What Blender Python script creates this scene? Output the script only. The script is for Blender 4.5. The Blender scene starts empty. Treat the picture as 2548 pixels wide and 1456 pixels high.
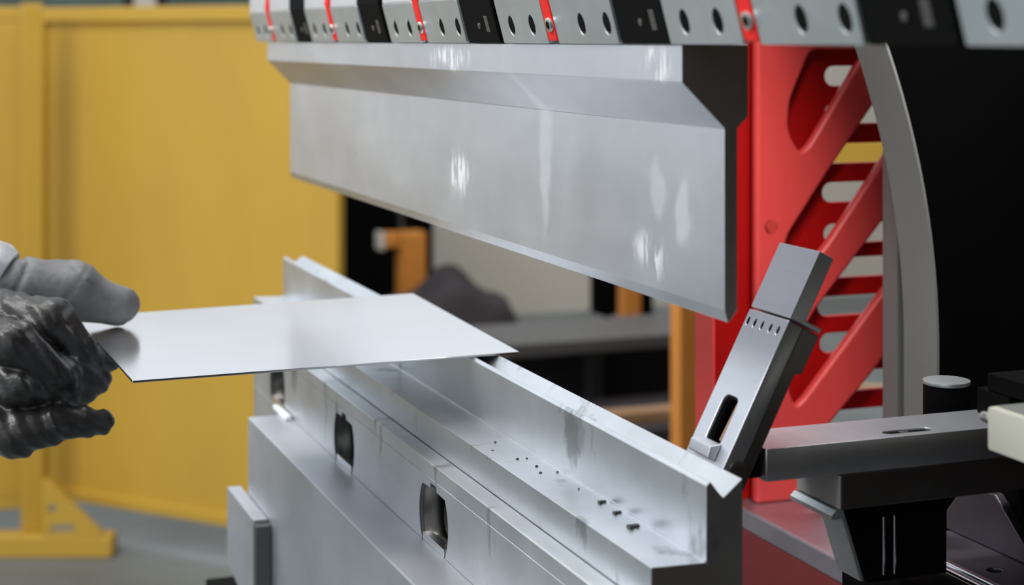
import bpy, bmesh, math, random
import numpy as np
from mathutils import Vector, Matrix

# ------------------------------------------------------------------ camera
S = bpy.context.scene
COL = S.collection
cam_d = bpy.data.cameras.new('camera')
cam = bpy.data.objects.new('camera', cam_d); COL.objects.link(cam)
cam.location = (-0.3875, -0.7303, 1.35)
cam.rotation_euler = (math.radians(90), 0, math.radians(-20.6397))
cam_d.sensor_width = 36.0
cam_d.lens = 4200 / 2548 * 36
cam_d.shift_y = -630 / 2548
cam_d.clip_start = 0.05
cam_d.dof.use_dof = True
cam_d.dof.focus_distance = 1.02
cam_d.dof.aperture_fstop = 7.5
S.camera = cam

# ------------------------------------------------------------------ light
S.view_settings.view_transform = 'Standard'
S.view_settings.look = 'None'
S.view_settings.gamma = 1.0
S.view_settings.use_curve_mapping = False
S.view_settings.exposure = 0.0
W = bpy.data.worlds.new('hall_light'); S.world = W; W.use_nodes = True
W.node_tree.nodes['Background'].inputs[0].default_value = (0.86, 0.93, 1.0, 1)
W.node_tree.nodes['Background'].inputs[1].default_value = 1.0


def area(name, loc, target, sx, sy, power, col=(1, 1, 1)):
    d = bpy.data.lights.new(name, 'AREA'); d.shape = 'RECTANGLE'
    d.size = sx; d.size_y = sy; d.energy = power; d.color = col
    o = bpy.data.objects.new(name, d); COL.objects.link(o); o.location = loc
    o.rotation_euler = (Vector(target) - Vector(loc)).to_track_quat('-Z', 'Y').to_euler()
    return o


area('hall_lamp', (-2.4, 0.5, 3.2), (0.1, 0.5, 1.1), 2.2, 1.6, 95, (1.0, 0.98, 0.96))
area('hall_lamp', (-0.6, 1.8, 4.2), (0.5, 3.6, 0.6), 2.0, 1.2, 70, (1.0, 0.96, 0.9))
area('hall_lamp', (2.6, 3.4, 4.2), (2.6, 5.5, 0.6), 2.0, 1.2, 90, (1.0, 0.93, 0.88))


# ------------------------------------------------------------------ materials
area('frame_fill_light', (0.17, 0.11, 1.56), (0.33, 0.46, 1.15), 0.16, 0.10, 3.2, (1.0, 0.97, 0.95))  # unseen fill lamp added to brighten the red ribs


def nodes(m):
    nt = m.node_tree
    return nt, nt.nodes, nt.links, nt.nodes['Principled BSDF']


def new_mat(name):
    m = bpy.data.materials.new(name); m.use_nodes = True
    return m


def noise(nt, vec, scale, detail=3.0, rough=0.5, mapscale=(1, 1, 1), dist=0.0):
    mp = nt.nodes.new('ShaderNodeMapping'); mp.inputs['Scale'].default_value = mapscale
    nt.links.new(vec, mp.inputs['Vector'])
    n = nt.nodes.new('ShaderNodeTexNoise'); n.inputs['Scale'].default_value = scale
    n.inputs['Detail'].default_value = detail; n.inputs['Roughness'].default_value = rough
    n.inputs['Distortion'].default_value = dist
    nt.links.new(mp.outputs[0], n.inputs['Vector'])
    return n.outputs['Fac']


def ramp(nt, fac, stops):
    r = nt.nodes.new('ShaderNodeValToRGB')
    el = r.color_ramp.elements
    while len(el) < len(stops): el.new(0.5)
    for e, (p, c) in zip(el, stops):
        e.position = p; e.color = (c, c, c, 1) if not isinstance(c, tuple) else (*c, 1)
    nt.links.new(fac, r.inputs[0])
    return r.outputs[0]


def mix(nt, fac, a, b, mode='MIX'):
    x = nt.nodes.new('ShaderNodeMix'); x.data_type = 'RGBA'; x.blend_type = mode
    for i, v in ((0, fac), (6, a), (7, b)):
        if hasattr(v, 'is_linked'): nt.links.new(v, x.inputs[i])
        elif i == 0: x.inputs[0].default_value = v
        else: x.inputs[i].default_value = (*v, 1)
    return x.outputs[2]


def math_n(nt, op, a, b=None, c=None):
    x = nt.nodes.new('ShaderNodeMath'); x.operation = op
    for i, v in enumerate((a, b, c)):
        if v is None: continue
        if hasattr(v, 'is_linked'): nt.links.new(v, x.inputs[i])
        else: x.inputs[i].default_value = v
    return x.outputs[0]


def obj_coord(nt):
    return nt.nodes.new('ShaderNodeTexCoord').outputs['Object']


def ellipse_mask(nt, vec, cy, cz, ry, rz, soft=0.35, rot=0.0):
    """soft elliptical patch in the object's Y/Z plane, 1 inside"""
    mp = nt.nodes.new('ShaderNodeMapping'); mp.vector_type = 'TEXTURE'
    mp.inputs['Location'].default_value = (0, cy, cz)
    mp.inputs['Rotation'].default_value = (rot, 0, 0)
    mp.inputs['Scale'].default_value = (1e4, ry, rz)
    nt.links.new(vec, mp.inputs['Vector'])
    ln = nt.nodes.new('ShaderNodeVectorMath'); ln.operation = 'LENGTH'
    nt.links.new(mp.outputs[0], ln.inputs[0])
    mr = nt.nodes.new('ShaderNodeMapRange'); mr.interpolation_type = 'SMOOTHSTEP'
    mr.inputs['From Min'].default_value = 1.0; mr.inputs['From Max'].default_value = 1.0 - soft
    mr.inputs['To Min'].default_value = 0.0; mr.inputs['To Max'].default_value = 1.0
    nt.links.new(ln.outputs['Value'], mr.inputs['Value'])
    return mr.outputs[0]


def steel(name, base=(0.60, 0.62, 0.65), rough=0.34, metal=1.0, mott=0.16, grain=(1, 1, 1),
          gscale=60, rvar=0.12, bump=0.0, dark=None, patches=()):
    """ground tool steel: fine directional grain, cloudy oil film, optional painted glare and tone patches"""
    m = new_mat(name); nt, N, L, B = nodes(m)
    v = obj_coord(nt)
    big = noise(nt, v, 9, 4, 0.55, (1, 1, 1.3))
    fine = noise(nt, v, gscale, 3, 0.6, grain)
    c = mix(nt, ramp(nt, big, [(0.3, 0.0), (0.72, 1.0)]), tuple(b * (1 - mott) for b in base), tuple(min(1, b * (1 + mott * .5)) for b in base))
    c = mix(nt, math_n(nt, 'MULTIPLY', ramp(nt, fine, [(0.35, 0.0), (0.7, 1.0)]), 0.22), c, tuple(b * 0.7 for b in base))
    r = math_n(nt, 'ADD', math_n(nt, 'MULTIPLY', big, rvar), rough - rvar * .5)
    if dark:            # small dark smears
        sp = noise(nt, v, dark[0], 5, 0.6, dark[1])
        c = mix(nt, math_n(nt, 'MULTIPLY', ramp(nt, sp, [(dark[2], 0.0), (dark[2] + .07, 1.0)]), dark[3]), c, (0.10, 0.10, 0.10))
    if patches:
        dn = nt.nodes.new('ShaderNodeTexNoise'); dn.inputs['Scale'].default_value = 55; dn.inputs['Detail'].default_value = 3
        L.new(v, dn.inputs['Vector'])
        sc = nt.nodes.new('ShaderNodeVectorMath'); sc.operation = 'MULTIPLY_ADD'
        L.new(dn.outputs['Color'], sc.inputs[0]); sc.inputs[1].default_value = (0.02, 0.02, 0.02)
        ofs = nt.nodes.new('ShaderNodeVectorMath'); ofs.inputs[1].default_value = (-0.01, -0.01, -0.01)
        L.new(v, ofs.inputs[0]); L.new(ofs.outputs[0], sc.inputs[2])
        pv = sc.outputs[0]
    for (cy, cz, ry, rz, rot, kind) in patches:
        k = ellipse_mask(nt, pv, cy - 0.46, cz, ry * 1.2, rz * 1.2, {'cloud': 0.9, 'pale_patch': 0.55}.get(kind, 0.7), rot)
        if kind == 'glare_scuff':        # reflected glare painted in as scuffs: lighter, streaky
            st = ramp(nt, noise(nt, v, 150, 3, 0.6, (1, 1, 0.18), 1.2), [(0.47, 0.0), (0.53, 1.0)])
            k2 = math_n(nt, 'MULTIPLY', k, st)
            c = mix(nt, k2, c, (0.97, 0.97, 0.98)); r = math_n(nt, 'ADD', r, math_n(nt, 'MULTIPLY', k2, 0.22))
        elif kind == 'pale_patch':  # soft paler, rougher patch
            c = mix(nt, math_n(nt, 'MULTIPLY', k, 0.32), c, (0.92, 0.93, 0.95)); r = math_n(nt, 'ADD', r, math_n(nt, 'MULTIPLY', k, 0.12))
        elif kind == 'cloud':
            c = mix(nt, math_n(nt, 'MULTIPLY', k, 0.35), c, (0.42, 0.44, 0.46))
        else:                       # 'scratch'
            st = ramp(nt, noise(nt, v, 30, 3, 0.6, (1, 1, 2.5), 2.5), [(0.49, 0.0), (0.5, 1.0), (0.51, 0.0)])
            c = mix(nt, math_n(nt, 'MULTIPLY', math_n(nt, 'MULTIPLY', k, st), 0.5), c, (0.12, 0.12, 0.12))
    L.new(c, B.inputs['Base Color']); L.new(r, B.inputs['Roughness'])
    B.inputs['Metallic'].default_value = metal
    if bump:
        b = N.new('ShaderNodeBump'); b.inputs['Strength'].default_value = bump; b.inputs['Distance'].default_value = 0.0006
        L.new(fine, b.inputs['Height']); L.new(b.outputs[0], B.inputs['Normal'])
    return m


def paint(name, base, rough=0.4, var=0.12, scale=5, spec=0.5, bump=0.05, metal=0.0, stretch=(1, 1, 1)):
    m = new_mat(name); nt, N, L, B = nodes(m)
    v = obj_coord(nt)
    n = noise(nt, v, scale, 4, 0.55, stretch)
    c = mix(nt, ramp(nt, n, [(0.3, 0.0), (0.7, 1.0)]), tuple(b * (1 - var) for b in base), tuple(min(1, b * (1 + var * .6)) for b in base))
    L.new(c, B.inputs['Base Color'])
    L.new(math_n(nt, 'ADD', math_n(nt, 'MULTIPLY', n, 0.15), rough - 0.07), B.inputs['Roughness'])
    B.inputs['Specular IOR Level'].default_value = spec; B.inputs['Metallic'].default_value = metal
    if bump:
        f = noise(nt, v, 400, 2, 0.5)
        b = N.new('ShaderNodeBump'); b.inputs['Strength'].default_value = bump; b.inputs['Distance'].default_value = 0.0004
        L.new(f, b.inputs['Height']); L.new(b.outputs[0], B.inputs['Normal'])
    return m


M = {}
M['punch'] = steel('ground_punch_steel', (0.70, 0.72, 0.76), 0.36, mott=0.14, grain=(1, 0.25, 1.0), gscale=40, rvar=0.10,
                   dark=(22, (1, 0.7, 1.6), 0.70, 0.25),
                   patches=[(0.352, 0.126, 0.05, 0.0085, 0, 'glare_scuff'), (0.028, 0.126, 0.018, 0.009, 0, 'glare_scuff'),
                            (0.40, 0.043, 0.028, 0.017, 0.2, 'glare_scuff'), (0.075, 0.058, 0.010, 0.016, -0.3, 'pale_patch'),
                            (0.045, 0.05, 0.010, 0.018, -0.1, 'pale_patch'), (0.085, 0.024, 0.022, 0.013, 0, 'glare_scuff'),
                            (0.17, 0.05, 0.03, 0.045, 0.3, 'cloud'), (0.235, 0.07, 0.012, 0.05, 0, 'pale_patch'),
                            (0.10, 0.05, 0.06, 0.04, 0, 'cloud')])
M['die'] = steel('ground_die_steel', (0.72, 0.75, 0.79), 0.36, mott=0.18, grain=(1, 0.2, 1), gscale=45, rvar=0.12,
                 dark=(24, (1, 1.0, 0.5), 0.60, 0.5))
M['rail'] = steel('worn_rail_steel', (0.66, 0.68, 0.71), 0.42, mott=0.2, grain=(1, 0.3, 1), gscale=30, rvar=0.12,
                  dark=(28, (1, 1.2, 0.4), 0.61, 0.5))
M['bed'] = steel('satin_bed_steel', (0.60, 0.62, 0.66), 0.48, mott=0.12, grain=(1, 0.3, 1), gscale=20, dark=(12, (1, 1, 0.6), 0.72, 0.4))
M['bright'] = steel('bright_edge_steel', (0.85, 0.87, 0.9), 0.25, mott=0.05)
M['finger'] = steel('satin_gauge_steel', (0.62, 0.65, 0.70), 0.40, mott=0.08, grain=(1, 0.2, 1), gscale=120)
M['clamp'] = steel('plated_clamp_steel', (0.58, 0.63, 0.64), 0.42, mott=0.10, gscale=80, metal=0.9)
M['screw'] = steel('screw_steel', (0.7, 0.68, 0.66), 0.28, mott=0.2, gscale=200)
M['chrome'] = steel('chrome_rod_steel', (0.75, 0.77, 0.8), 0.16, mott=0.05)
M['black'] = paint('black_oxide_steel', (0.004, 0.004, 0.0042), 0.65, 0.3, 20, 0.04)
M['matte_black'] = paint('matte_black_cover', (0.0025, 0.0025, 0.0025), 0.9, 0.2, 8, 0.01)
M['dark_steel'] = steel('dark_oiled_steel', (0.20, 0.19, 0.185), 0.4, mott=0.2)
M['bore'] = steel('shaded_bore_steel', (0.085, 0.08, 0.075), 0.3, mott=0.2)  # dark tone carries the shade inside the keyhole pockets
M['dark_lilac'] = steel('dark_oily_plate_steel', (0.20, 0.18, 0.21), 0.45, mott=0.3, gscale=25)
M['lever_red'] = paint('red_lever_paint', (0.72, 0.018, 0.014), 0.5, 0.06, 20, 0.2)
M['head'] = steel('bright_clamp_head_steel', (0.88, 0.88, 0.90), 0.38, mott=0.06, gscale=60)
M['frame_grey'] = paint('grey_frame_edge_paint', (0.17, 0.18, 0.168), 0.5, 0.08, 6)
M['red'] = paint('red_machine_paint', (0.74, 0.065, 0.060), 0.42, 0.06, 4, 0.5)
M['shaded_red'] = paint('shaded_red_machine_paint', (0.40, 0.002, 0.002), 0.55, 0.08, 4, 0.25)  # frame red with the shade of the recess put into its colour
M['dull_red'] = paint('dull_red_beam_paint', (0.30, 0.045, 0.05), 0.55, 0.2, 8, 0.3)
M['lilac'] = steel('oily_bed_plate_steel', (0.62, 0.60, 0.68), 0.45, mott=0.22, gscale=25)
M['yellow'] = paint('yellow_guard_paint', (0.53, 0.325, 0.042), 0.45, 0.10, 2.2, 0.4, stretch=(1, 1, 0.5))
M['orange'] = paint('orange_post_paint', (0.50, 0.19, 0.03), 0.5, 0.15, 4)
M['cream'] = paint('cream_plastic', (0.50, 0.50, 0.42), 0.45, 0.05, 8)
M['lit_grey'] = paint('lit_end_grey', (0.26, 0.26, 0.25), 0.5, 0.06, 8)
M['floor'] = paint('grey_concrete', (0.16, 0.18, 0.18), 0.6, 0.35, 1.6, 0.35)
M['wall'] = paint('beige_wall_paint', (0.52, 0.49, 0.43), 0.7, 0.10, 0.6, 0.2)
M['dark_wall'] = paint('dark_hall_cladding', (0.036, 0.025, 0.015), 0.8, 0.3, 0.8, 0.1)
M['green_glass'] = paint('dim_green_window', (0.09, 0.13, 0.12), 0.35, 0.5, 1.2, 0.5)
M['bench'] = paint('grey_bench_paint', (0.06, 0.058, 0.056), 0.6, 0.2, 3)
M['dark_grey'] = paint('charcoal_cover', (0.035, 0.03, 0.034), 0.7, 0.3, 5, 0.2)
M['chip'] = paint('black_metal_chip', (0.015, 0.015, 0.016), 0.4, 0.3, 300)
M['white'] = paint('white_plastic', (0.8, 0.83, 0.85), 0.4, 0.04, 50)
M['tan'] = paint('tan_wood', (0.30, 0.17, 0.08), 0.6, 0.25, 6)


def sheet_mat():
    m = new_mat('polished_sheet_metal'); nt, N, L, B = nodes(m)
    v = obj_coord(nt)
    n = noise(nt, v, 6, 3, 0.5)
    L.new(mix(nt, n, (0.86, 0.855, 0.87), (0.90, 0.89, 0.905)), B.inputs['Base Color'])
    L.new(math_n(nt, 'ADD', math_n(nt, 'MULTIPLY', n, 0.10), 0.12), B.inputs['Roughness'])
    B.inputs['Metallic'].default_value = 1.0
    w = noise(nt, v, 5, 2, 0.4)
    b = N.new('ShaderNodeBump'); b.inputs['Strength'].default_value = 0.25; b.inputs['Distance'].default_value = 0.003
    L.new(w, b.inputs['Height']); L.new(b.outputs[0], B.inputs['Normal'])
    return m


M['sheet'] = sheet_mat()


def glove_mat(name, base, rough, knit):
    m = new_mat(name); nt, N, L, B = nodes(m)
    v = obj_coord(nt)
    n = noise(nt, v, 45, 4, 0.6)
    c = mix(nt, ramp(nt, n, [(0.35, 0.0), (0.7, 1.0)]), tuple(x * 0.7 for x in base), tuple(x * 1.25 for x in base))
    L.new(c, B.inputs['Base Color']); L.new(math_n(nt, 'ADD', math_n(nt, 'MULTIPLY', n, 0.25), rough - 0.12), B.inputs['Roughness'])
    f = noise(nt, v, 130 if knit else 70, 5 if knit else 3, 0.6, (1, 1, 1), 0.6)
    b = N.new('ShaderNodeBump'); b.inputs['Strength'].default_value = 0.3; b.inputs['Distance'].default_value = 0.0025 if knit else 0.004
    L.new(f, b.inputs['Height']); L.new(b.outputs[0], B.inputs['Normal'])
    return m


M['glove_coat'] = glove_mat('black_coated_glove', (0.022, 0.020, 0.019), 0.36, False)
M['glove_knit'] = glove_mat('grey_knit_glove', (0.19, 0.19, 0.193), 0.7, True)
M['cuff'] = glove_mat('white_knit_cuff', (0.62, 0.64, 0.68), 0.85, True)


# ------------------------------------------------------------------ mesh helpers
def bm_bevel(bm, w, seg=2, ang=25):
    if w <= 0: return
    es = [e for e in bm.edges if len(e.link_faces) == 2 and e.calc_face_angle(0) > math.radians(ang)]
    if es: bmesh.ops.bevel(bm, geom=es, offset=w, segments=seg, profile=0.6, affect='EDGES', clamp_overlap=True)


def box_into(bm, x0, x1, y0, y1, z0, z1, w=0.0):
    b = bmesh.new()
    vs = [b.verts.new((x, y, z)) for x in (x0, x1) for y in (y0, y1) for z in (z0, z1)]
    for f in ((0, 1, 3, 2), (4, 6, 7, 5), (0, 4, 5, 1), (2, 3, 7, 6), (0, 2, 6, 4), (1, 5, 7, 3)):
        b.faces.new([vs[i] for i in f])
    bmesh.ops.recalc_face_normals(b, faces=b.faces)
    bm_bevel(b, w)
    merge(bm, b)


def merge(bm, b):
    me = bpy.data.meshes.new('tmp'); b.to_mesh(me); b.free(); bm.from_mesh(me); bpy.data.meshes.remove(me)


def bx(x0, x1, y0, y1, z0, z1, w=0.0):
    bm = bmesh.new(); box_into(bm, x0, x1, y0, y1, z0, z1, w); return bm


def prism(pts, axis, a0, a1, w=0.0, seg=2):
    """outline pts extruded along axis 'y' (pts are x,z), 'x' (pts are y,z) or 'z' (pts are x,y)"""
    bm = bmesh.new()
    def P(p, a):
        return {'y': (p[0], a, p[1]), 'x': (a, p[0], p[1]), 'z': (p[0], p[1], a)}[axis]
    A = [bm.verts.new(P(p, a0)) for p in pts]; B_ = [bm.verts.new(P(p, a1)) for p in pts]
    n = len(pts)
    bm.faces.new(A); bm.faces.new(B_[::-1])
    for i in range(n): bm.faces.new((A[i], B_[i], B_[(i + 1) % n], A[(i + 1) % n]))
    bmesh.ops.recalc_face_normals(bm, faces=bm.faces)
    bm_bevel(bm, w, seg)
    return bm


def cyl(p0, p1, r0, r1=None, n=24, w=0.0):
    bm = bmesh.new(); p0 = Vector(p0); p1 = Vector(p1); d = p1 - p0
    r1 = r0 if r1 is None else r1
    q = d.to_track_quat('Z', 'Y').to_matrix().to_4x4()
    bmesh.ops.create_cone(bm, cap_ends=True, segments=n, radius1=r0, radius2=r1, depth=d.length,
                          matrix=Matrix.Translation((p0 + p1) / 2) @ q)
    bm_bevel(bm, w)
    return bm


def holed(outer, holes, frame, depth, bevel=0.0):
    """flat plate with real cut-outs. frame = (origin, u, v); the plate runs from the frame plane along u x v by -depth .. 0"""
    cu = bpy.data.curves.new('tmp', 'CURVE'); cu.dimensions = '2D'; cu.fill_mode = 'BOTH'
    for ring in [outer] + list(holes):
        sp = cu.splines.new('POLY'); sp.points.add(len(ring) - 1); sp.use_cyclic_u = True
        for q, p in zip(sp.points, ring): q.co = (p[0], p[1], 0, 1)
    cu.extrude = max(depth / 2 - bevel, 1e-5); cu.bevel_depth = bevel; cu.bevel_resolution = 1; cu.offset = -bevel
    o = bpy.data.objects.new('tmp', cu); COL.objects.link(o)
    bpy.context.view_layer.update()
    me = bpy.data.meshes.new_from_object(o.evaluated_get(bpy.context.evaluated_depsgraph_get()))
    bpy.data.objects.remove(o); bpy.data.curves.remove(cu)
    O, u, v = (Vector(x) for x in frame); nrm = u.cross(v)
    mt = Matrix(((u.x, v.x, nrm.x, O.x), (u.y, v.y, nrm.y, O.y), (u.z, v.z, nrm.z, O.z), (0, 0, 0, 1)))
    bm = bmesh.new(); bm.from_mesh(me); bpy.data.meshes.remove(me)
    bmesh.ops.translate(bm, verts=bm.verts, vec=(0, 0, -depth / 2))
    bmesh.ops.transform(bm, matrix=mt, verts=bm.verts)
    bmesh.ops.remove_doubles(bm, verts=bm.verts, dist=1e-6)
    bmesh.ops.recalc_face_normals(bm, faces=bm.faces)
    return bm


def obj(name, bm, mat, parent=None, base=(0, 0, 0), smooth=False):
    """link a bmesh (world coordinates) as one mesh object; its origin is the parent's origin or `base`"""
    if parent is not None:
        o0 = Vector(parent['_w'])
    else:
        o0 = Vector(base)
    bmesh.ops.translate(bm, verts=bm.verts, vec=-o0)
    me = bpy.data.meshes.new(name); bm.to_mesh(me); bm.free()
    if smooth:
        me.shade_smooth(); me.set_sharp_from_angle(angle=math.radians(38))
    for mm in (mat if isinstance(mat, (list, tuple)) else [mat]): me.materials.append(mm)
    o = bpy.data.objects.new(name, me); COL.objects.link(o)
    o['_w'] = tuple(o0)
    if parent is not None: o.parent = parent
    else: o.location = o0
    return o


def thing(name, label, cat, base, group=None):
    o = bpy.data.objects.new(name, None); COL.objects.link(o); o.empty_display_size = 0.02
    o.location = base; o['_w'] = tuple(base)
    return tag(o, label, cat, group)


def tag(o, label, cat, group=None):
    o['label'] = label; o['category'] = cat
    if group: o['group'] = group
    return o


def struct(name, bm, mat, base=(0, 0, 0)):
    o = obj(name, bm, mat, None, base); o['kind'] = 'structure'; return o


def children(o): return [c for c in bpy.data.objects if c.parent == o]


def copy_tree(o, parent=None):
    c = o.copy(); COL.objects.link(c)
    if parent is not None: c.parent = parent
    for ch in children(o): copy_tree(ch, c)
    return c


def arc(cx, cz, r, a0, a1, n):
    return [(cx + r * math.cos(math.radians(a0 + (a1 - a0) * i / (n - 1))), cz + r * math.sin(math.radians(a0 + (a1 - a0) * i / (n - 1)))) for i in range(n)]


def stadium(x0, x1, z, h, n=9):
    r = h / 2
    return arc(x0 + r, z, r, 90, 270, n) + arc(x1 - r, z, r, -90, 90, n)


def rounded(pts, r, n=4):
    """round the corners of a 2D outline"""
    out = []
    m = len(pts)
    for i in range(m):
        p = Vector(pts[i]); a = (Vector(pts[i - 1]) - p); b = (Vector(pts[(i + 1) % m]) - p)
        d = min(r, a.length * .45, b.length * .45)
        s = p + a.normalized() * d; e = p + b.normalized() * d
        for k in range(n + 1):
            t = k / n
            out.append(tuple((1 - t) ** 2 * s + 2 * t * (1 - t) * p + t * t * e))
    return out


# ------------------------------------------------------------------ the hall
struct('floor', bx(-9, 9, -4, 10, -0.1, 0), M['floor'])
struct('wall_back', bx(-9, 9, 7.0, 7.2, 0, 2.05), M['wall'], (0, 7.0, 0))
struct('light_block_wall', bx(-0.75, 9, -1.6, -1.4, 0, 4.5), M['dark_wall'], (0, -1.6, 0))  # dark wall added out of view to darken the near end faces
struct('light_block_roof', bx(-0.6, 9, -1.6, 1.2, 4.5, 4.7), M['dark_wall'], (0, 0, 4.5))  # dark slab added overhead, unseen, to cut light on the right side
struct('wall_right', bx(6.6, 6.8, -3, 7, 0, 4.5), M['dark_wall'], (6.6, 0, 0))
for i, (x0, x1) in enumerate(((-1.3, -0.35), (-0.25, 0.7), (0.8, 1.75))):
    w = struct('window_%d' % (i + 1), holed([(x0, 1.44), (x1, 1.44), (x1, 1.98), (x0, 1.98)],
               [[(x0 + .06, 1.50), (x1 - .06, 1.50), (x1 - .06, 1.92), (x0 + .06, 1.92)]],
               ((0, 6.995, 0), (1, 0, 0), (0, 0, 1)), -0.06 + 0.0 if False else 0.05), M['dark_grey'], (x0, 6.95, 1.44))
    p = obj('pane', bx(x0 + .05, x1 - .05, 6.975, 6.99, 1.49, 1.93), M['green_glass'], w)

lit = new_mat('added_window_glow'); nt, N, L, B = nodes(lit)
B.inputs['Base Color'].default_value = (0.6, 0.65, 0.7, 1)
B.inputs['Emission Color'].default_value = (0.88, 0.94, 1.0, 1); B.inputs['Emission Strength'].default_value = 0.64
for i in range(3):  # unseen glowing windows added to brighten reflections along the punch
    x1 = -1.75 - 1.3 * i; x0 = x1 - 1.22
    w = struct('window_%d' % (i + 4), holed([(x0, .60), (x1, .60), (x1, 2.0), (x0, 2.0)],
               [[(x0 + .05, .65), (x1 - .05, .65), (x1 - .05, 1.95), (x0 + .05, 1.95)]],
               ((0, 6.995, 0), (1, 0, 0), (0, 0, 1)), 0.05), M['bench'], (x0, 6.95, .60))
    obj('pane', bx(x0 + .04, x1 - .04, 6.975, 6.99, .64, 1.96), lit, w)

# ------------------------------------------------------------------ yellow safety screens
A0 = Vector((0.0309, 4.0917, 0)); A1 = Vector((0.6936, 3.3399, 0))
U = (A1 - A0).normalized(); NRM = U.cross(Vector((0, 0, 1)))        # NRM points towards the press
LEN = (A1 - A0).length


def screen(name, a0, u, ln, z0, z1, label):
    t = thing(name, label, 'safety screen', (a0.x, a0.y, z0))
    fr = lambda s: (a0 + u.cross(Vector((0, 0, 1))) * s, u, Vector((0, 0, 1)))
    obj('panel', holed([(0.01, z0 + .01), (ln - .01, z0 + .01), (ln - .01, z1 - .01), (0.01, z1 - .01)], [], fr(0.0), 0.006), M['yellow'], t)
    def bar(n, x0, x1, b0, b1):
        obj(n, holed(rounded([(x0, b0), (x1, b0), (x1, b1), (x0, b1)], .006), [], fr(0.016), 0.03, 0.003), M['yellow'], t)
    bar('top_rail', 0, ln, z1 - .04, z1)
    bar('bottom_rail', 0, ln, z0, z0 + .03)
    bar('stile', 0, .035, z0 + .031, z1 - .041); bar('stile', ln - .10, ln, z0 + .031, z1 - .041)
    return t


s1 = screen('safety_screen', A0, U, LEN, 0.097, 1.437, 'tall yellow framed safety screen behind the punch and the gloved hand')
B1 = Vector((0.012, 4.10, 0)); U2 = Vector((1, -0.10, 0)).normalized(); B0 = B1 - U2 * 1.05
s2 = screen('safety_screen', B0, U2, 1.045, 0.06, 1.44, 'yellow safety screen cut off by the left edge, beyond the post')
# post with splayed foot
ps = thing('screen_post', 'yellow square screen post with a triangular gusset on a long foot bar', 'post', (-0.02, 3.82, 0))
obj('post', bx(-0.0300, 0.0235, 3.86, 3.915, 0.057, 1.445, .004), M['yellow'], ps)
fu = Vector((0.2739, -0.1031, 0)).normalized(); fo = Vector((-0.0863, 3.8473, 0))
ffr = (fo, fu, Vector((0, 0, 1)))
obj('foot_bar', holed(rounded([(-.5, 0), (.292, 0), (.292, .057), (-.5, .057)], .012), [], ffr, 0.06, 0.004), M['yellow'], ps)
obj('gusset', holed(rounded([(.110, .057), (.275, .057), (.215, .115), (.110, .215)], .02),
                    [rounded([(.128, .068), (.195, .068), (.19, .086), (.132, .083)], .006), arc(.135, .128, .011, 0, 330, 12)], ffr, 0.02, 0.002), M['yellow'], ps)

# ------------------------------------------------------------------ far equipment
t = thing('machine_cabinet', 'black machine cabinet far behind, right of the yellow screen', 'cabinet', (1.55, 5.9, 0))
obj('body', bx(1.0, 1.72, 5.75, 6.4, 0, 1.15, .02), M['matte_black'], t)
obj('door', bx(1.04, 1.62, 5.735, 5.75, 0.1, 1.08, .005), M['matte_black'], t)
obj('handle', bx(1.56, 1.58, 5.71, 5.735, 0.55, 0.7, .004), M['dark_steel'], t)
t = thing('jib_post', 'orange post with a short bracket arm at its top, in front of the black cabinet', 'post', (1.53, 5.45, 0))
obj('column', bx(1.486, 1.588, 5.44, 5.53, 0, 0.612, .012), M['orange'], t)
obj('arm', bx(1.425, 1.4855, 5.45, 5.52, 0.553, 0.612, .012), M['orange'], t)
obj('end_cap', bx(1.405, 1.4245, 5.445, 5.525, 0.545, 0.615, .012), M['wall'], t)
# dark lumps: covered machine
b = bmesh.new(); bmesh.ops.create_icosphere(b, subdivisions=4, radius=1)
for v in b.verts:
    n = math.sin(v.co.x * 5 + 1) * math.cos(v.co.z * 6) * .10 + math.sin(v.co.y * 9) * .05
    v.co = Vector((1.46 + v.co.x * .27 * (1 + n), 4.85 + v.co.y * .22, max(0, .24 + v.co.z * .26 * (1 + n * 2))))
tag(obj('covered_machine', b, M['dark_grey'], None, (1.6, 4.85, 0), True), 'dark lumpy covered machine on the floor beyond the sheet corner', 'machine')
# workbench
t = thing('workbench', 'dark grey workbench with square legs beyond the die', 'workbench', (1.5, 3.2, 0))
obj('top', bx(1.08, 1.78, 3.20, 3.50, 0.555, 0.59, .005), M['bench'], t)
obj('shelf', bx(1.12, 1.74, 2.9, 3.48, 0.25, 0.27, .003), M['dark_grey'], t)
obj('added_dark_backing', bx(1.13, 1.77, 3.476, 3.496, .05, .5545, .002), M['dark_grey'], t)  # added dark sheet that darkens the space under the bench
for x, y, h in ((1.12, 2.9, .249), (1.70, 2.9, .249), (1.12, 3.425, .5545), (1.70, 3.425, .5545), (1.40, 3.425, .5545)):
    obj('leg', bx(x, x + .045, y, y + .045, 0, h, .004), M['bench'], t)
t = thing('storage_crate', 'low grey crate on the bench shelf beyond the die', 'crate', (1.45, 3.1, .27))
obj('body', bx(1.20, 1.66, 2.92, 3.25, .271, .40, .01), M['bench'], t)
obj('rim', bx(1.19, 1.67, 2.91, 3.26, .401, .425, .006), M['dark_grey'], t)
tag(obj('timber_batten', bx(1.185, 1.69, 2.958, 3.01, .4255, .455, .004), M['tan'], None, (1.4, 2.98, .4255)), 'brown timber batten lying across the low grey crate', 'batten')
t = thing('upright_post', 'slim yellow upright beyond the workbench', 'post', (1.67, 3.76, 0))
obj('column', bx(1.65, 1.703, 3.75, 3.80, 0.012, 1.25, .004), M['orange'], t)
obj('base_plate', bx(1.60, 1.75, 3.70, 3.85, 0, 0.012, .002), M['orange'], t)
t = thing('upright_post', 'slim black upright right behind the slim yellow one', 'post', (1.88, 4.1, 0))
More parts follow.
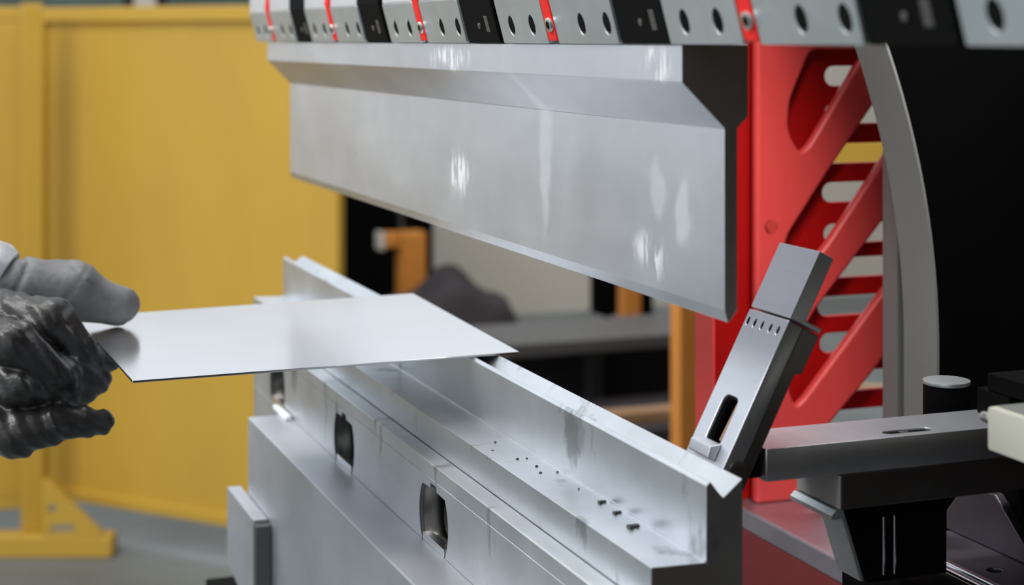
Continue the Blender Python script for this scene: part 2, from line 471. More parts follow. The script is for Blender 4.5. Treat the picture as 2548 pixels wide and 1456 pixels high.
obj('column', bx(1.86, 1.90, 4.08, 4.12, 0.012, 1.3, .004), M['matte_black'], t)
obj('base_plate', bx(1.82, 1.94, 4.04, 4.16, 0, 0.012, .002), M['matte_black'], t)
t = thing('control_box', 'black box hung on a pole left of the slim yellow upright', 'control box', (1.735, 4.06, 0))
obj('box', bx(1.69, 1.778, 4.02, 4.10, .50, .82, .006), M['matte_black'], t)
obj('pole', bx(1.725, 1.745, 4.05, 4.07, 0, .499, .002), M['matte_black'], t)

# yellow guard rail behind the red frame
t = thing('guard_rail', 'yellow guard rail standing behind the red slotted machine frame', 'guard rail', (0.96, 1.97, 0))
obj('post', bx(0.941, 0.982, 1.955, 1.995, 0, 1.22, .004), M['orange'], t)
obj('post', bx(2.30, 2.34, 1.1, 1.14, 0, 1.22, .004), M['orange'], t)
gu = Vector((2.30 - 0.982, 1.12 - 1.975, 0)).normalized()
for z0, z1 in ((1.13, 1.175), (0.715, 0.745)):
    obj('rail', holed([(0.02, z0), (1.56, z0), (1.56, z1), (0.02, z1)], [], ((0.982, 1.96, 0), gu, (0, 0, 1)), 0.03, .003), M['yellow'] if z0 > 1 else M['tan'], t)

# ------------------------------------------------------------------ machine body: rear beam, red frame, side frames
YL = 0.4638; ZT = 0.9797
t = thing('rear_beam', 'dull red rear beam with an oily grey top plate, lower right', 'machine beam', (0.45, 0.2, 0))
obj('beam', bx(0.2545, 0.95, -0.1, 0.56, 0, 0.9634, .003), M['dull_red'], t)
obj('top_plate', bx(0.2535, 0.95, -0.1, 0.56, 0.9635, ZT, .002), M['lilac'], t)

t = thing('slotted_frame', 'bright red machine frame with slanted ribs over a slotted plate', 'machine frame', (0.32, YL, ZT))
slots = [1.3199, 1.2888, 1.2561, 1.2241, 1.19, 1.1617, 1.1305, 1.1003, 1.0676, 1.036]
sx = [.3413, .3413, .3398, .339, .3405, .3368, .3349, .3368, .3368, .3368]
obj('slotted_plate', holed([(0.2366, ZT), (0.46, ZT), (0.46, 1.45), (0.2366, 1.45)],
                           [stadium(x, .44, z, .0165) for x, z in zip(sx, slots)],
                           ((0, YL + .012, 0), (1, 0, 0), (0, 0, 1)), -0.008 if False else 0.008, .001), M['shaded_red'], t)
# slim flange turned towards the operator side
obj('side_flange', bx(0.2340, 0.2365, YL + .0040, 0.4988, ZT, 1.45, .001), M['red'], t)
rib_holes = [
    rounded([(.318, 1.342), (.2988, 1.3008), (.2972, 1.2800), (.3005, 1.2700), (.3085, 1.2585), (.3165, 1.2650), (.370, 1.3420)], .008),
    rounded([(.412, 1.330), (.405, 1.332), (.333, 1.2416), (.2955, 1.1909), (.2935, 1.172), (.2995, 1.1584), (.3293, 1.1797), (.412, 1.284)], .008),
    rounded([(.412, 1.235), (.3882, 1.204), (.3218, 1.1312), (.2995, 1.0969), (.2970, 1.0711), (.3040, 1.0545), (.312, 1.0610), (.412, 1.172)], .008),
    rounded([(.412, 1.122), (.3805, 1.0816), (.3300, 1.033), (.318, 1.0), (.322, .990), (.412, .990)], .01)]
obj('ribbed_plate', holed(rounded([(0.2680, ZT), (0.425, ZT), (0.425, 1.45), (0.2680, 1.45)], .004), rib_holes,
                          ((0, YL - .006, 0), (1, 0, 0), (0, 0, 1)), 0.010, .003), M['red'], t)
for z in (1.02, 1.2, 1.4):      # spacers that carry the ribbed plate
    obj('spacer', cyl((.281, YL + .0039, z), (.281, YL - .0059 - .0001, z), .006, n=12), M['red'], t)

side = [(0.316 - 0.9 * max(0, z - 1.13) ** 2, z) for z in np.linspace(ZT, 1.56, 34)]
side = [(float(a), float(b)) for a, b in side]
t = thing('side_frame', 'black machine side frame with a curved grey front edge', 'machine frame', (0.6, 0.3, ZT))
obj('plate', prism(side + [(1.4, 1.56), (1.4, ZT)], 'y', 0.281, 0.320), M['matte_black'], t)
edge = [(x - .0022, z) for x, z in side] + [(x - .0001, z) for x, z in side[::-1]]
obj('front_edge', prism(edge, 'y', 0.2802, 0.3208), M['frame_grey'], t, smooth=True)
tag(obj('guide_plate', bx(0.3338, 0.40, 0.36, 0.3801, ZT, 1.42, .0015), M['frame_grey'], None, (0.36, .37, ZT)),
    'narrow grey upright plate just behind the curved grey edge', 'machine plate')
tag(obj('inner_cover', bx(0.3405, 0.44, 0.331, 0.352, ZT, 1.42, .0015), M['matte_black'], None, (0.39, .34, ZT)),
    'black cover strip between the two grey upright edges', 'machine cover')

# ------------------------------------------------------------------ press bed, die rail, die
YN = 0.0054
t = thing('press_bed', 'grey steel press bed plate below the die, front ledge pale', 'press bed', (-0.04, 0.2, 0))
obj('front_plate', bx(-0.0853, -0.0400, -0.02, 0.7227, 0.0, 1.0219, .0012), M['bed'], t)
obj('table', bx(-0.0399, 0.0106, YN, 0.90, 0.0, 1.0000, .0005), M['bed'], t)
# support bracket
t = thing('bracket_block', 'small grey support block bolted on the bed front at lower left', 'bracket', (-0.092, 0.69, 0.86))
obj('block', prism([(0.6409, 0.9556), (0.7512, 0.9556), (0.7512, 0.8886), (0.705, 0.8821), (0.6409, 0.80)], 'x', -0.0980, -0.0857, .0012), M['bed'], t)
obj('side_bar', bx(-0.0982, -0.0856, .6290, .6402, .80, .9530, .0008), M['dark_steel'], t)
tag(obj('rubber_bumper', bx(-0.0975, -0.0600, 0.7235, 0.858, 0.77, 0.8424, .002), M['black'], None, (-0.08, .8, .77)),
    'black rubber bumper at the very bottom, left of the grey support block', 'bumper')

# die rail with keyhole openings
def keyhole(yc):
    zc = 1.0405; r = 0.0300
    a = math.degrees(math.asin(0.0185 / r))
    right = arc(yc, zc, r, -a, a, 11); left = arc(yc, zc, r, 180 - a, 180 + a, 11)
    top = right[-1][1]
    return right + [(yc + .0065, top + .0008), (yc + .0065, 1.0630), (yc - .0065, 1.0630), (yc - .0065, top + .0008)] + left

t = thing('die_rail', 'grey front rail of the die with keyhole shaped openings', 'die rail', (-0.045, 0.4, 1.0219))
HY = [0.7571, 0.5272, 0.3050, 0.081]
obj('rail_body', holed([(-.8570, 0.9985 + .0236), (-YN, 1.0221), (-YN, 1.0655), (-.8570, 1.0655)], [[(-y, z) for y, z in keyhole(c)] for c in HY],
                       ((-0.0517, 0, 0), (0, -1, 0), (0, 0, 1)), 0.0315, .0001), M['rail'], t)
obj('top_strip', prism([(-0.0518, 1.0660), (-0.0518, 1.0752), (-0.0512, 1.0757), (-0.0397, 1.0757), (-0.0397, 1.0660)], 'y', YN, 0.857, .0001), M['rail'], t)
for c in HY:
    ring = keyhole(c); mid = Vector((c, 1.0415))
    shr = lambda k, e: [tuple(mid + (Vector(p) - mid) * (1 - k)) for p in ring]
    obj('pocket_shade', holed([(-y, z) for y, z in shr(.012, 0)], [[(-y, z) for y, z in shr(.05, 0)]], ((-0.0492, 0, 0), (0, -1, 0), (0, 0, 1)), 0.0280, 0), M['bore'], t)  # added dark ring, its colour stands for shade inside the keyhole
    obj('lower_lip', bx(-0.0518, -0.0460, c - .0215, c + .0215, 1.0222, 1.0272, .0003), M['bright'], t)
    obj('pocket_back_shade', prism(shr(.012, 0), 'x', -0.0211, -0.0202), M['black'], t)  # black back added for the shade deep in the pocket
    obj('clamp_pin', cyl((-0.0420, c - .004, 1.0405), (-0.0212, c - .004, 1.0405), .0125, .0125, 28, .001), M['bore'], t, smooth=True)
obj('rail_foot', bx(-0.0517, -0.0405, .7235, .857, .985, 1.0219, .001), M['rail'], t)
tag(obj('shim_strip', bx(-0.0585, -0.0535, 0.695, 0.745, 1.0222, 1.0262, .001), M['white'], None, (-.056, .72, 1.0222)),
    'short white shim on the ledge below the farthest keyhole', 'shim')

# the V die
t = thing('lower_die', 'long steel V die with a high back wall and a channel in front', 'die', (0, 0.45, 1.0))
prof = [(-0.0200, 1.0001), (-0.0200, 1.0658), (-0.0390, 1.0662), (-0.0390, 1.0960), (-0.0094, 1.0951), (-0.0094, 1.1325), (-0.0077, 1.1342),
        (-0.0070, 1.1342), (0.0, 1.1261), (0.0099, 1.1341), (0.0106, 1.1341), (0.0106, 1.0001)]
obj('die_body', prism(prof, 'y', YN, 0.9180, .00025, 1), M['die'], t)
obj('seam_bead', bx(-0.0103, -0.0093, YN + .0006, .9175, 1.0949, 1.0962, .0003), M['bright'], t)
# metal chips on the channel floor
random.seed(4)
chips = [((-0.0142, .1205), .0030), ((-0.0150, .0985), .0030), ((-0.0180, .0715), .0042), ((-.0130, .188), .0012), ((-.0195, .205), .0014), ((-.024, .225), .0014),
         ((-.0155, .150), .0010), ((-.023, .190), .0013), ((-.0310, .250), .0012), ((-.0220, .270), .0012), ((-.0180, .225), .0010)]
words = ['curled', 'hooked', 'long thin']
for i, ((x, y), r) in enumerate(chips):
    b = bmesh.new()
    if i < 3:
        box_into(b, x - r * .8, x + r * .8, y - r * .35, y + r * .35, 1.0954, 1.0954 + r * .35, r * .1)
        box_into(b, x - r * .8, x - r * .3, y - r * .9, y - r * .3, 1.0954, 1.0954 + r * .55, r * .1)
    else:
        bmesh.ops.create_icosphere(b, subdivisions=1, radius=r)
        for v in b.verts: v.co = Vector((x + v.co.x * random.uniform(.6, 1), y + v.co.y * random.uniform(.6, 1), 1.0954 + r * .4 + v.co.z * .5))
    lab = ['curled black metal chip at the channel corner, farthest of the big three', 'hooked black metal chip in the channel between the other two big ones',
           'flat long black metal chip nearest the channel end'][i] if i < 3 else 'tiny dark metal speck lying on the pale channel floor of the die'
    tag(obj('metal_chip', b, M['chip'], None, (x, y, 1.0962)), lab, 'metal chip', 'chips on the channel floor' if i < 3 else 'specks on the channel floor')

# ------------------------------------------------------------------ upper punch
t = thing('upper_punch', 'long straight steel punch blade held by the clamps', 'punch', (0, 0.46, 1.2124))
pp = [(-0.0252, 1.3474), (-0.0252, 1.3293), (-0.0022, 1.3067), (-0.0022, 1.2185), (-0.0004, 1.2124), (0.0004, 1.2124), (0.0048, 1.2180), (0.0048, 1.3066),
      (0.0108, 1.3125), (0.0108, 1.3474)]
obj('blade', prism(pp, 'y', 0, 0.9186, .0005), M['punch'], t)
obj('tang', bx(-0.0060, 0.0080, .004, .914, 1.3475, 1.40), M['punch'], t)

# ------------------------------------------------------------------ ram and clamps
tag(obj('press_ram', bx(-0.0150, 0.04, -0.7, 0.95, 1.4102, 1.60, .004), M['black'], None, (0, .2, 1.41)),
    'black press ram running along the top behind the clamps', 'press ram')
starts = [0.9477, 0.7173, 0.4743, 0.2343, 0.0036, -0.2318, -0.4672]
XB, ZB = -0.0292, 1.3476
labels = ['tool clamp at the far left end of the row, over the yellow screen', 'second tool clamp from the far left end', 'third tool clamp from the far left end',
          'fourth tool clamp from the left, near the middle of the punch', 'tool clamp above the near end of the punch and red frame', 'nearest tool clamp in the top right corner', '']


def cplate(y0, y1, holes):
    """slanted clamp plate with round holes, folded upper part"""
    L0 = 0.0295; sl = 0.27
    u = Vector((0, -1, 0)); v = Vector((-sl, 0, 1)).normalized()
    nrm = u.cross(v)
    fr = (Vector((XB, 0, ZB)), u, v)
    hs = []
    for hy in holes: hs.append([(-hy + (.0046) * math.cos(a), .0110 + .0062 * math.sin(a)) for a in np.linspace(0, 2 * math.pi, 20, endpoint=False)])
    bm = holed(rounded([(-y0, 0), (-y1, 0), (-y1, L0), (-y0, L0)], .0012, 2), hs, fr, 0.009, .0003)
    return bm


def chead(y0, y1):
    top = Vector((-.27, 0, 1)).normalized() * .0295 + Vector((XB, 0, ZB))
    return bx(top.x + .0003, top.x + .0095, y1, y0, top.z + .0003, 1.41, .0006)


proto = None
for k, s in enumerate(starts[:6]):
    if k == 0:
        r = thing('tool_clamp', labels[0], 'clamp', (XB, s, ZB), 'tool clamps along the ram')
        p_ = obj('clamp_plate', cplate(s, s - .0730, [s - .020, s - .0535]), M['clamp'], r)
        obj('plate_head', chead(s, s - .0730), M['head'], p_)
        for hy in (s - .020, s - .0535, s - .127, s - .1605):
            hv = Vector((-.27, 0, 1)).normalized(); hn = Vector((-1, 0, -.27)).normalized()
            hc = Vector((XB, hy, ZB)) + hv * .0110
            obj('hole_shade', cyl(hc - hn * .0085, hc - hn * .0002, .0045, .0045, 20), M['black'], r, smooth=True)  # black disc stands in for the shade inside the hole
        p_ = obj('clamp_plate', cplate(s - .0885, s - .170, [s - .127, s - .1605]), M['clamp'], r)
        obj('plate_head', chead(s - .0885, s - .170), M['head'], p_)
        lev = obj('lever', prism([(XB - .0012, ZB + .0015), (XB - .0092, ZB + .032), (XB - .0065, ZB + .060), (XB + .006, ZB + .060), (XB + .008, ZB + .0015)], 'y', s - .0882, s - .0760, .0010), M['lever_red'], r)
        v = Vector((-.27, 0, 1)).normalized(); n = Vector((-1, 0, -.27)).normalized()
        c = Vector((XB - .0012, s - .0835, ZB + .0015)) + v * .0095
        obj('screw', cyl(c - n * .003, c + n * .0014, .0046, .0042, 18, .0004), M['screw'], lev, smooth=True)
        obj('socket', cyl(c + n * .0013, c + n * .0016, .0024, .0024, 6), M['black'], lev)
        obj('backing_block', bx(XB + .0110, XB + .0200, s - .170, s, ZB + .0030, 1.4095, .001), M['black'], r)
        proto = r
    else:
        r = copy_tree(proto); r.location = (XB, s, ZB); r['label'] = labels[k]
glab = ['first black block from the far left, between tool clamps', 'second black block from the far left, between tool clamps',
        'third black block, left of the clamp over the punch middle', 'black block above the near right end of the punch', 'black block at upper right, between the two nearest clamps']
gproto = None
for k in range(5):
    y1 = starts[k] - .1705; y0 = starts[k + 1] + .004
    if k == 0:
        g = thing('spacer_block', glab[0], 'spacer block', (XB, y1, ZB), 'black blocks between the clamps')
        w = .0594
        obj('block', prism([(XB + .0012, ZB + .0001), (XB - .0068, ZB + .0297), (XB - .0068, 1.4095), (XB + .0105, 1.4095), (XB + .0105, ZB + .0005)], 'y', y1 - w, y1, .0015), M['black'], g)
        n = Vector((-1, 0, -.25)).normalized()
        c = Vector((XB - .0016, y1 - .030, ZB + .0110))
        obj('screw', cyl(c - n * .002, c + n * .0010, .0022, .0020, 14, .0003), M['dark_steel'], g, smooth=True)
        obj('name_plate', prism([(XB - .0010, ZB + .0070), (XB - .0037, ZB + .0170), (XB - .0020, ZB + .0170), (XB + .0007, ZB + .0070)], 'y', y1 - .047, y1 - .041, .0004), M['dark_steel'], g)
        gproto = g
    else:
        g = copy_tree(gproto); g.location = (XB, y1, ZB); g['label'] = glab[k]

# ------------------------------------------------------------------ back gauge
def P3(p, y): return (p[0], y, p[1])
YF0, YF1 = 0.0500, 0.0926
t = thing('gauge_finger', 'tilted satin steel back gauge finger standing behind the near die end', 'gauge finger', (0.03, .07, 1.12))
d = Vector((0.0809 - 0.0235, 1.2377 - 1.1277)).normalized()     # along the finger
nn = Vector((d.y, -d.x))                                         # to the rear side
o = Vector((0.0235, 1.1277))
def FP(a, b): q = o + d * a + nn * b; return (q.x, q.y)
Lf = (Vector((0.0809, 1.2377)) - o).length
thk = 0.0165
a_tip = 0.0838
# main bar with a rounded pocket and five short slots: plate in its own plane
fr = (Vector((o.x, 0, o.y)), Vector((0, -1, 0)), Vector((d.x, 0, d.y)))
pocket = rounded([(-.0630, .0080), (-.0630, .0360), (-.0795, .0360), (-.0795, .0080)], .005, 5)
pin_ = lambda k: [(-.07125 + (p[0] + .07125) * k, .022 + (p[1] - .022) * k) for p in pocket]
sl = [[(-y + .0013 * math.cos(a), a_tip - .0068 + .0026 * math.sin(a)) for a in np.linspace(0, 2 * math.pi, 12, endpoint=False)] for y in (.0890, .0815, .0735, .0645, .0565)]
obj('finger_bar', holed(rounded([(-YF1, -.006), (-YF0, -.006), (-YF0, a_tip), (-YF1, a_tip)], .0006, 2), [pocket] + sl, fr, 0.0095, .0004), M['finger'], t)
obj('bar_core', prism([FP(-.006, .0096), FP(a_tip, .0096), FP(a_tip, thk + .004), FP(a_tip - .022, thk + .004), FP(a_tip - .024, thk), FP(-.006, thk)], 'y', YF0 + .0002, YF1 - .0002, .0004), M['dark_steel'], t)
obj('tip_block', prism([FP(a_tip + .0012, 0), FP(Lf, 0), FP(Lf, .0098), FP(a_tip + .004, .0098), FP(a_tip + .004, thk + .004), FP(a_tip + .0012, thk + .004)], 'y', YF0, YF1, .0007), M['finger'], t)
obj('pocket_shade', holed(pin_(.985), [pin_(.90)], (Vector((o.x, 0, o.y)) + Vector((nn.x, 0, nn.y)) * .0012, fr[1], fr[2]), 0.0080, 0), M['black'], t)  # black ring added as the shade on the pocket walls
obj('pocket_floor_shade', holed(pin_(.985), [], (Vector((o.x, 0, o.y)) + Vector((nn.x, 0, nn.y)) * .0092, fr[1], fr[2]), 0.0003, 0), M['black'], t)  # black sheet stands in for shade at the pocket bottom
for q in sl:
    obj('slot_shade', holed(q, [], (Vector((o.x, 0, o.y)) + Vector((nn.x, 0, nn.y)) * .0004, fr[1], fr[2]), 0.006, 0), M['black'], t)  # black fill stands in for the shade in each slot
c0 = FP(.0018, .0085)
obj('pivot_pin', cyl((c0[0], YF0 - .0007, c0[1]), (c0[0], YF0 + .004, c0[1]), .0052, .0052, 24, .0003), M['dark_steel'], t, smooth=True)
q0 = FP(.012, .0050); q1 = FP(.034, .0050)
obj('spring_wire', cyl((q0[0], .0715, q0[1]), (q1[0], .0700, q1[1]), .0012, .0012, 10), M['tan'], t, smooth=True)
obj('stop_nose', prism([FP(.0010, -.0045), FP(.0070, -.0055), FP(.0105, -.0002), FP(.0010, -.0002)], 'y', .0610, .0840, .0006), M['finger'], t)

t = thing('gauge_bar', 'flat grey back gauge bar reaching left to the finger', 'gauge bar', (0.2, .07, 1.1))
obj('upper_bar', holed(rounded([(0.0487, .0502), (0.32, .0502), (0.32, .0914), (0.0487, .0914)], .0008, 2),
                       [stadium(.1265, .1575, .0600, .0075), ], ((0, 0, 1.1352), (1, 0, 0), (0, 1, 0)), .0172, .0002), M['finger'], t)
obj('slot_dark_fill', bx(.1266, .1574, .0564, .0636, 1.1185, 1.1343), M['black'], t)  # raised black fill stands in for shade inside the slot
obj('slot_screw', cyl((.1395, .060, 1.1344), (.1395, .060, 1.1350), .0028, .0030, 16, .0004), M['dark_steel'], t, smooth=True)
obj('lower_bar', bx(0.0944, 0.32, .0502, .0953, 1.0988, 1.1178, .0006), M['dark_steel'], t)
obj('lit_end_face', bx(0.0932, 0.0943, .0502, .0953, 1.0992, 1.1170, .0004), M['lit_grey'], t)  # light falling on this end is put into its paler colour
obj('lip', prism([(.0890, 1.0935), (.0890, 1.0960), (.0915, 1.0986), (.0965, 1.0986), (.0965, 1.0935)], 'y', .0515, .0953, .0004), M['clamp'], t)
obj('link_block', bx(0.0420, 0.0486, .0560, .0860, 1.1190, 1.1330, .0006), M['black'], t)
t = thing('gauge_post', 'short round black post with a grey cap, right of the curved frame edge', 'post', (.211, .122, 1.0935))
obj('barrel', cyl((.211, .122, 1.0990), (.211, .122, 1.1440), .0138, .0138, 32, .0006), M['black'], t, smooth=True)
obj('cap', cyl((.211, .122, 1.1441), (.211, .122, 1.1466), .0140, .0140, 32, .0005), M['clamp'], t, smooth=True)
t = thing('gauge_carriage', 'black carriage under the gauge bar, near slider', 'carriage', (.14, .12, 1.05))
obj('body', prism([(.1075, 1.0934), (.1205, 1.0520), (.172, 1.0520), (.172, 1.0934)], 'y', .066, .092, .001), M['black'], t)
obj('side_plate', prism([(.1040, 1.0930), (.1065, 1.0930), (.1195, 1.0530), (.1170, 1.0530)], 'y', .0675, .0915, .0005), M['clamp'], t)
for x in (.1300, .1370):
    obj('guide_pin', cyl((x, .0650, 1.0880), (x, .0650, 1.0560), .0009, .0009, 10), M['chrome'], t, smooth=True)
t = thing('gauge_carriage', 'grey and black slider at the right edge beyond the rods', 'carriage', (.25, .2, 1.05))
obj('body', bx(.236, .32, .085, .148, 1.0470, 1.0933, .002), M['black'], t)
obj('side_plate', prism([(.060, 1.0488), (.085, 1.0700), (.100, 1.0820), (.130, 1.0800), (.148, 1.0600), (.148, 1.0488)], 'x', .2290, .2355, .001), M['dark_lilac'], t)
t = thing('rail_base', 'black base with two chrome rods running under the gauge carriage', 'guide rail', (.25, 0, .98))
obj('base', bx(.1560, .55, -.45, .150, 1.0150, 1.0455, .001), M['black'], t)
obj('riser', bx(.2700, .55, -.08, .150, ZT + .0003, 1.0149), M['black'], t)
for x in (.1790, .1860):
    obj('rod', cyl((x, -.44, 1.0490), (x, .118, 1.0490), .0026, .0026, 16), M['chrome'], t, smooth=True)
obj('rod_seat', bx(.1765, .1885, -.44, .125, 1.0456, 1.0470), M['dark_steel'], t)
obj('wear_plate', holed([(.193, -.40), (.232, -.40), (.232, .145), (.193, .145)], [arc(.2065, .070, .0045, 0, 345, 20), arc(.2065, -.02, .0045, 0, 345, 20)],
                        ((0, 0, 1.0486), (1, 0, 0), (0, 1, 0)), .003, .0004), M['dark_lilac'], t)

t = thing('sensor_box', 'cream rounded plastic box at the right edge above the gauge bar', 'sensor box', (.16, -.08, 1.147))
obj('housing', bx(.1250, .205, -.17, -.0337, 1.1474, 1.1692, .0022), M['cream'], t, smooth=True)
obj('lid', bx(.1290, .203, -.168, -.0377, 1.16925, 1.1700, .0003), M['frame_grey'], t)
obj('knob', cyl((.1285, -.0336, 1.1625), (.1285, -.0265, 1.1625), .0030, .0026, 18, .0006), M['screw'], t, smooth=True)
obj('mount_arm', bx(.2055, .235, -.10, .075, 1.1500, 1.1600, .001), M['black'], t)
obj('mount_foot', bx(.2055, .235, .055, .085, 1.1354, 1.1499, .001), M['black'], t)

# ------------------------------------------------------------------ the sheet
zs = 1.1360
sh = [(0.0249, 0.3505), (0.0358, 0.6300), (-0.2440, 0.6060), (-0.2372, 0.3430)]
tag(obj('metal_sheet', prism(sh, 'z', zs - .0015, zs, .0003, 1), M['sheet'], None, (-.1, .48, zs - .0015)),
    'shiny flat metal sheet held by the glove and laid across the die', 'metal sheet')

# ------------------------------------------------------------------ the gloved hand
def rcone(X, a, b, ra, rb):
    a = np.array(a); b = np.array(b); ba = b - a; L2 = ba @ ba
    h = np.clip(((X - a) @ ba) / L2, 0, 1)
    return np.linalg.norm(X - a - h[..., None] * ba, axis=-1) - (ra + (rb - ra) * h)


def smin(a, b, k):
    h = np.clip(.5 + .5 * (b - a) / k, 0, 1)
    return b * (1 - h) + a * h - k * h * (1 - h)


def chain(X, pts, k=.004):
    dd = None
    for (p, r), (q, s) in zip(pts[:-1], pts[1:]):
        e = rcone(X, p, q, r, s); dd = e if dd is None else smin(dd, e, k)
    return dd


def surface_nets(f, lo, h):
    s = f < 0
    nx, ny, nz = f.shape
    c = np.zeros((nx - 1, ny - 1, nz - 1), int)
    offs = [(i, j, k) for i in (0, 1) for j in (0, 1) for k in (0, 1)]
    def cut(a, o): return a[o[0]:nx - 1 + o[0], o[1]:ny - 1 + o[1], o[2]:nz - 1 + o[2]]
    for o in offs: c += cut(s, o)
    act = (c > 0) & (c < 8)
    acc = np.zeros(act.shape + (3,)); cnt = np.zeros(act.shape)
    for o in offs:
        for ax in range(3):
            if o[ax]: continue
            p = list(o); p[ax] = 1
            fa, fb = cut(f, o), cut(f, p)
            x = (fa < 0) != (fb < 0)
            t_ = np.where(x, fa / np.where(x, fa - fb, 1), 0)
            for d_ in range(3): acc[..., d_] += np.where(x, o[d_] + (t_ if d_ == ax else 0), 0)
            cnt += x
    idx = -np.ones(act.shape, int); ii = np.argwhere(act); idx[act] = np.arange(len(ii))
    V = (ii + acc[act] / cnt[act][:, None]) * h + lo
    Q = []
    for ax in range(3):
        u_, v_ = [(1, 2), (2, 0), (0, 1)][ax]
        sl0 = [slice(1, -1)] * 3; sl1 = [slice(1, -1)] * 3
        sl0[ax] = slice(0, -1); sl1[ax] = slice(1, None)
        a_, b_ = s[tuple(sl0)], s[tuple(sl1)]
        for pos in np.argwhere(a_ != b_):
            g = pos + 1; g[ax] -= 1
            cc = []
            for du, dv in ((-1, -1), (0, -1), (0, 0), (-1, 0)):
                e = g.copy(); e[u_] += du; e[v_] += dv; cc.append(idx[tuple(e)])
            if not a_[tuple(pos)]: cc = cc[::-1]
            Q.append(cc)
    return V, Q


def build_hand():
    lo = np.array([-0.405, 0.430, 1.050]); hi = np.array([-0.195, 0.630, 1.215]); h = 0.0017
    ax = [np.arange(lo[i], hi[i], h) for i in range(3)]
    X = np.stack(np.meshgrid(*ax, indexing='ij'), -1)
    thumb = chain(X, [((-0.3300, .565, 1.1680), .025), ((-0.2830, .556, 1.1690), .0200), ((-0.2500, .550, 1.1650), .0205), ((-0.2380, .549, 1.1580), .0165), ((-0.2180, .548, 1.1515), .0146)], .005)
    palm = smin(chain(X, [((-0.3700, .585, 1.160), .036), ((-0.335, .545, 1.150), .034), ((-.338, .525, 1.110), .030), ((-.345, .512, 1.086), .026)], .02),
                chain(X, [((-.33, .53, 1.145), .022), ((-.315, .51, 1.150), .018)], .01), .01)
    index = chain(X, [((-.318, .522, 1.160), .0165), ((-.2735, .4775, 1.1545), .0150), ((-.2560, .488, 1.1320), .0130), ((-.2330, .512, 1.1190), .0105)])
    middle = chain(X, [((-.325, .500, 1.148), .0160), ((-.2990, .4640, 1.1430), .0150), ((-.2690, .4700, 1.1190), .0128), ((-.2420, .4930, 1.1080), .0108)])
    ring = chain(X, [((-.328, .495, 1.122), .0160), ((-.297, .4660, 1.1130), .0140), ((-.2680, .4760, 1.1060), .0120), ((-.2500, .4900, 1.1030), .0105)])
    little = chain(X, [((-.335, .492, 1.094), .0195), ((-.2980, .4660, 1.0815), .0165), ((-.2755, .4615, 1.0860), .0130), ((-.2560, .4610, 1.0875), .0100), ((-.2425, .4620, 1.0845), .0088)])
    # cloth creases: slow wave displacement that grows near the joints
    def fold(fr, ph): return np.sin(X[..., 0] * fr + X[..., 2] * fr * .7 + np.sin(X[..., 1] * 170 + ph) * 1.4 + ph)
    coat = None
    for e, ph in ((index, 0), (middle, 2), (ring, 4), (little, 1)):
        e = e + .0010 * fold(260, ph) * np.abs(fold(90, ph + 1)) + .0006 * fold(520, ph * 2)
        coat = e if coat is None else smin(coat, e, .0022)
    crease = .0022 * np.exp(-((X[..., 0] + .2960 - (X[..., 2] - 1.17) * .5 + .004 * np.sin(X[..., 1] * 90)) / .0022) ** 2) + .0013 * np.exp(-((X[..., 0] + .2780 - (X[..., 2] - 1.17) * -.6) / .0018) ** 2) \
        + .0012 * np.exp(-((X[..., 0] + .2360 + (X[..., 2] - 1.165) * .9) / .0016) ** 2) + .0010 * np.exp(-((X[..., 0] + .2560 - (X[..., 2] - 1.165) * .8) / .0016) ** 2)
    knit = smin(thumb + crease + .0011 * fold(150, 3) * fold(60, 1), palm + crease + .0010 * fold(150, 5), .008)
    f = smin(coat, knit, .005)
    V, Q = surface_nets(f, lo, h)
    # which half of the glove each point belongs to
    g = ((V - lo) / h).astype(int).clip(0, np.array(f.shape) - 1)
    isk = (knit - coat)[g[:, 0], g[:, 1], g[:, 2]] < 0.0
    return V, Q, isk


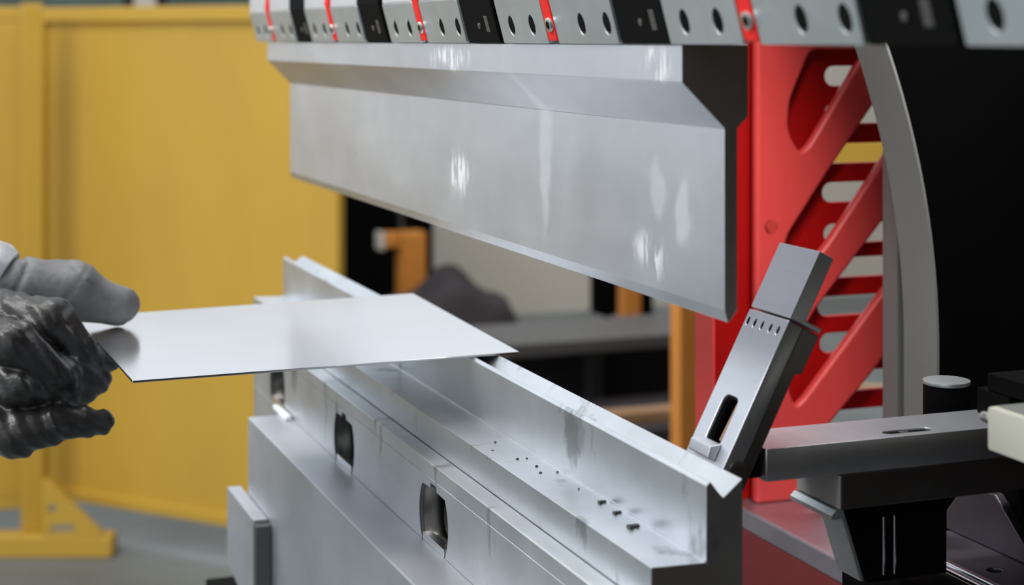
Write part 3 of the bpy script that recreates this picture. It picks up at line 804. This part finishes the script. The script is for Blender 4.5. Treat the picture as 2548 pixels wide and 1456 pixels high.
V, Q, isk = build_hand()
t = thing('person', "person's hand in a grey knit and black coated work glove pinching the sheet", 'person', (-.30, .52, 1.07))
bm = bmesh.new()
vv = [bm.verts.new(p) for p in V]
for q in Q:
    if len(set(q)) == 4 and min(q) >= 0:
        try: fc = bm.faces.new([vv[i] for i in q])
        except ValueError: continue
        fc.material_index = 1 if sum(bool(isk[i]) for i in q) > 2 else 0
bmesh.ops.recalc_face_normals(bm, faces=bm.faces)
for _ in range(2): bmesh.ops.smooth_vert(bm, verts=bm.verts, factor=0.4, use_axis_x=True, use_axis_y=True, use_axis_z=True)
ho = obj('glove', bm, [M['glove_coat'], M['glove_knit']], t)
ho.data.shade_smooth()
# forearm and knit cuff, leaving the picture on the left
def sleeve(pts, name, mat, n=28):
    b = bmesh.new(); rings = []
    for i, (p, r) in enumerate(pts):
        p = Vector(p); a = Vector(pts[max(0, i - 1)][0]); c = Vector(pts[min(len(pts) - 1, i + 1)][0])
        q = (c - a).to_track_quat('Z', 'Y')
        rings.append([b.verts.new(p + q @ Vector((r * math.cos(2 * math.pi * k / n) * (1 + .03 * math.sin(k * 5 + i)), r * math.sin(2 * math.pi * k / n), 0))) for k in range(n)])
    for r0, r1 in zip(rings[:-1], rings[1:]):
        for k in range(n): b.faces.new((r0[k], r0[(k + 1) % n], r1[(k + 1) % n], r1[k]))
    b.faces.new(rings[0][::-1]); b.faces.new(rings[-1])
    bmesh.ops.recalc_face_normals(b, faces=b.faces)
    return obj(name, b, mat, t, smooth=True)
sleeve([((-.3000, .560, 1.1715), .0235), ((-.3030, .561, 1.1730), .0272), ((-.3100, .564, 1.1745), .0295), ((-.330, .570, 1.1745), .033), ((-.365, .586, 1.172), .038), ((-.39, .60, 1.168), .040), ((-.41, .61, 1.165), .040)], 'cuff', M['cuff'])
sleeve([((-.405, .608, 1.166), .042), ((-.44, .63, 1.16), .045), ((-.55, .70, 1.15), .052), ((-.66, .77, 1.14), .056)], 'sleeve', M['dark_grey'])

for o_ in bpy.data.objects:
    if '_w' in o_: del o_['_w']
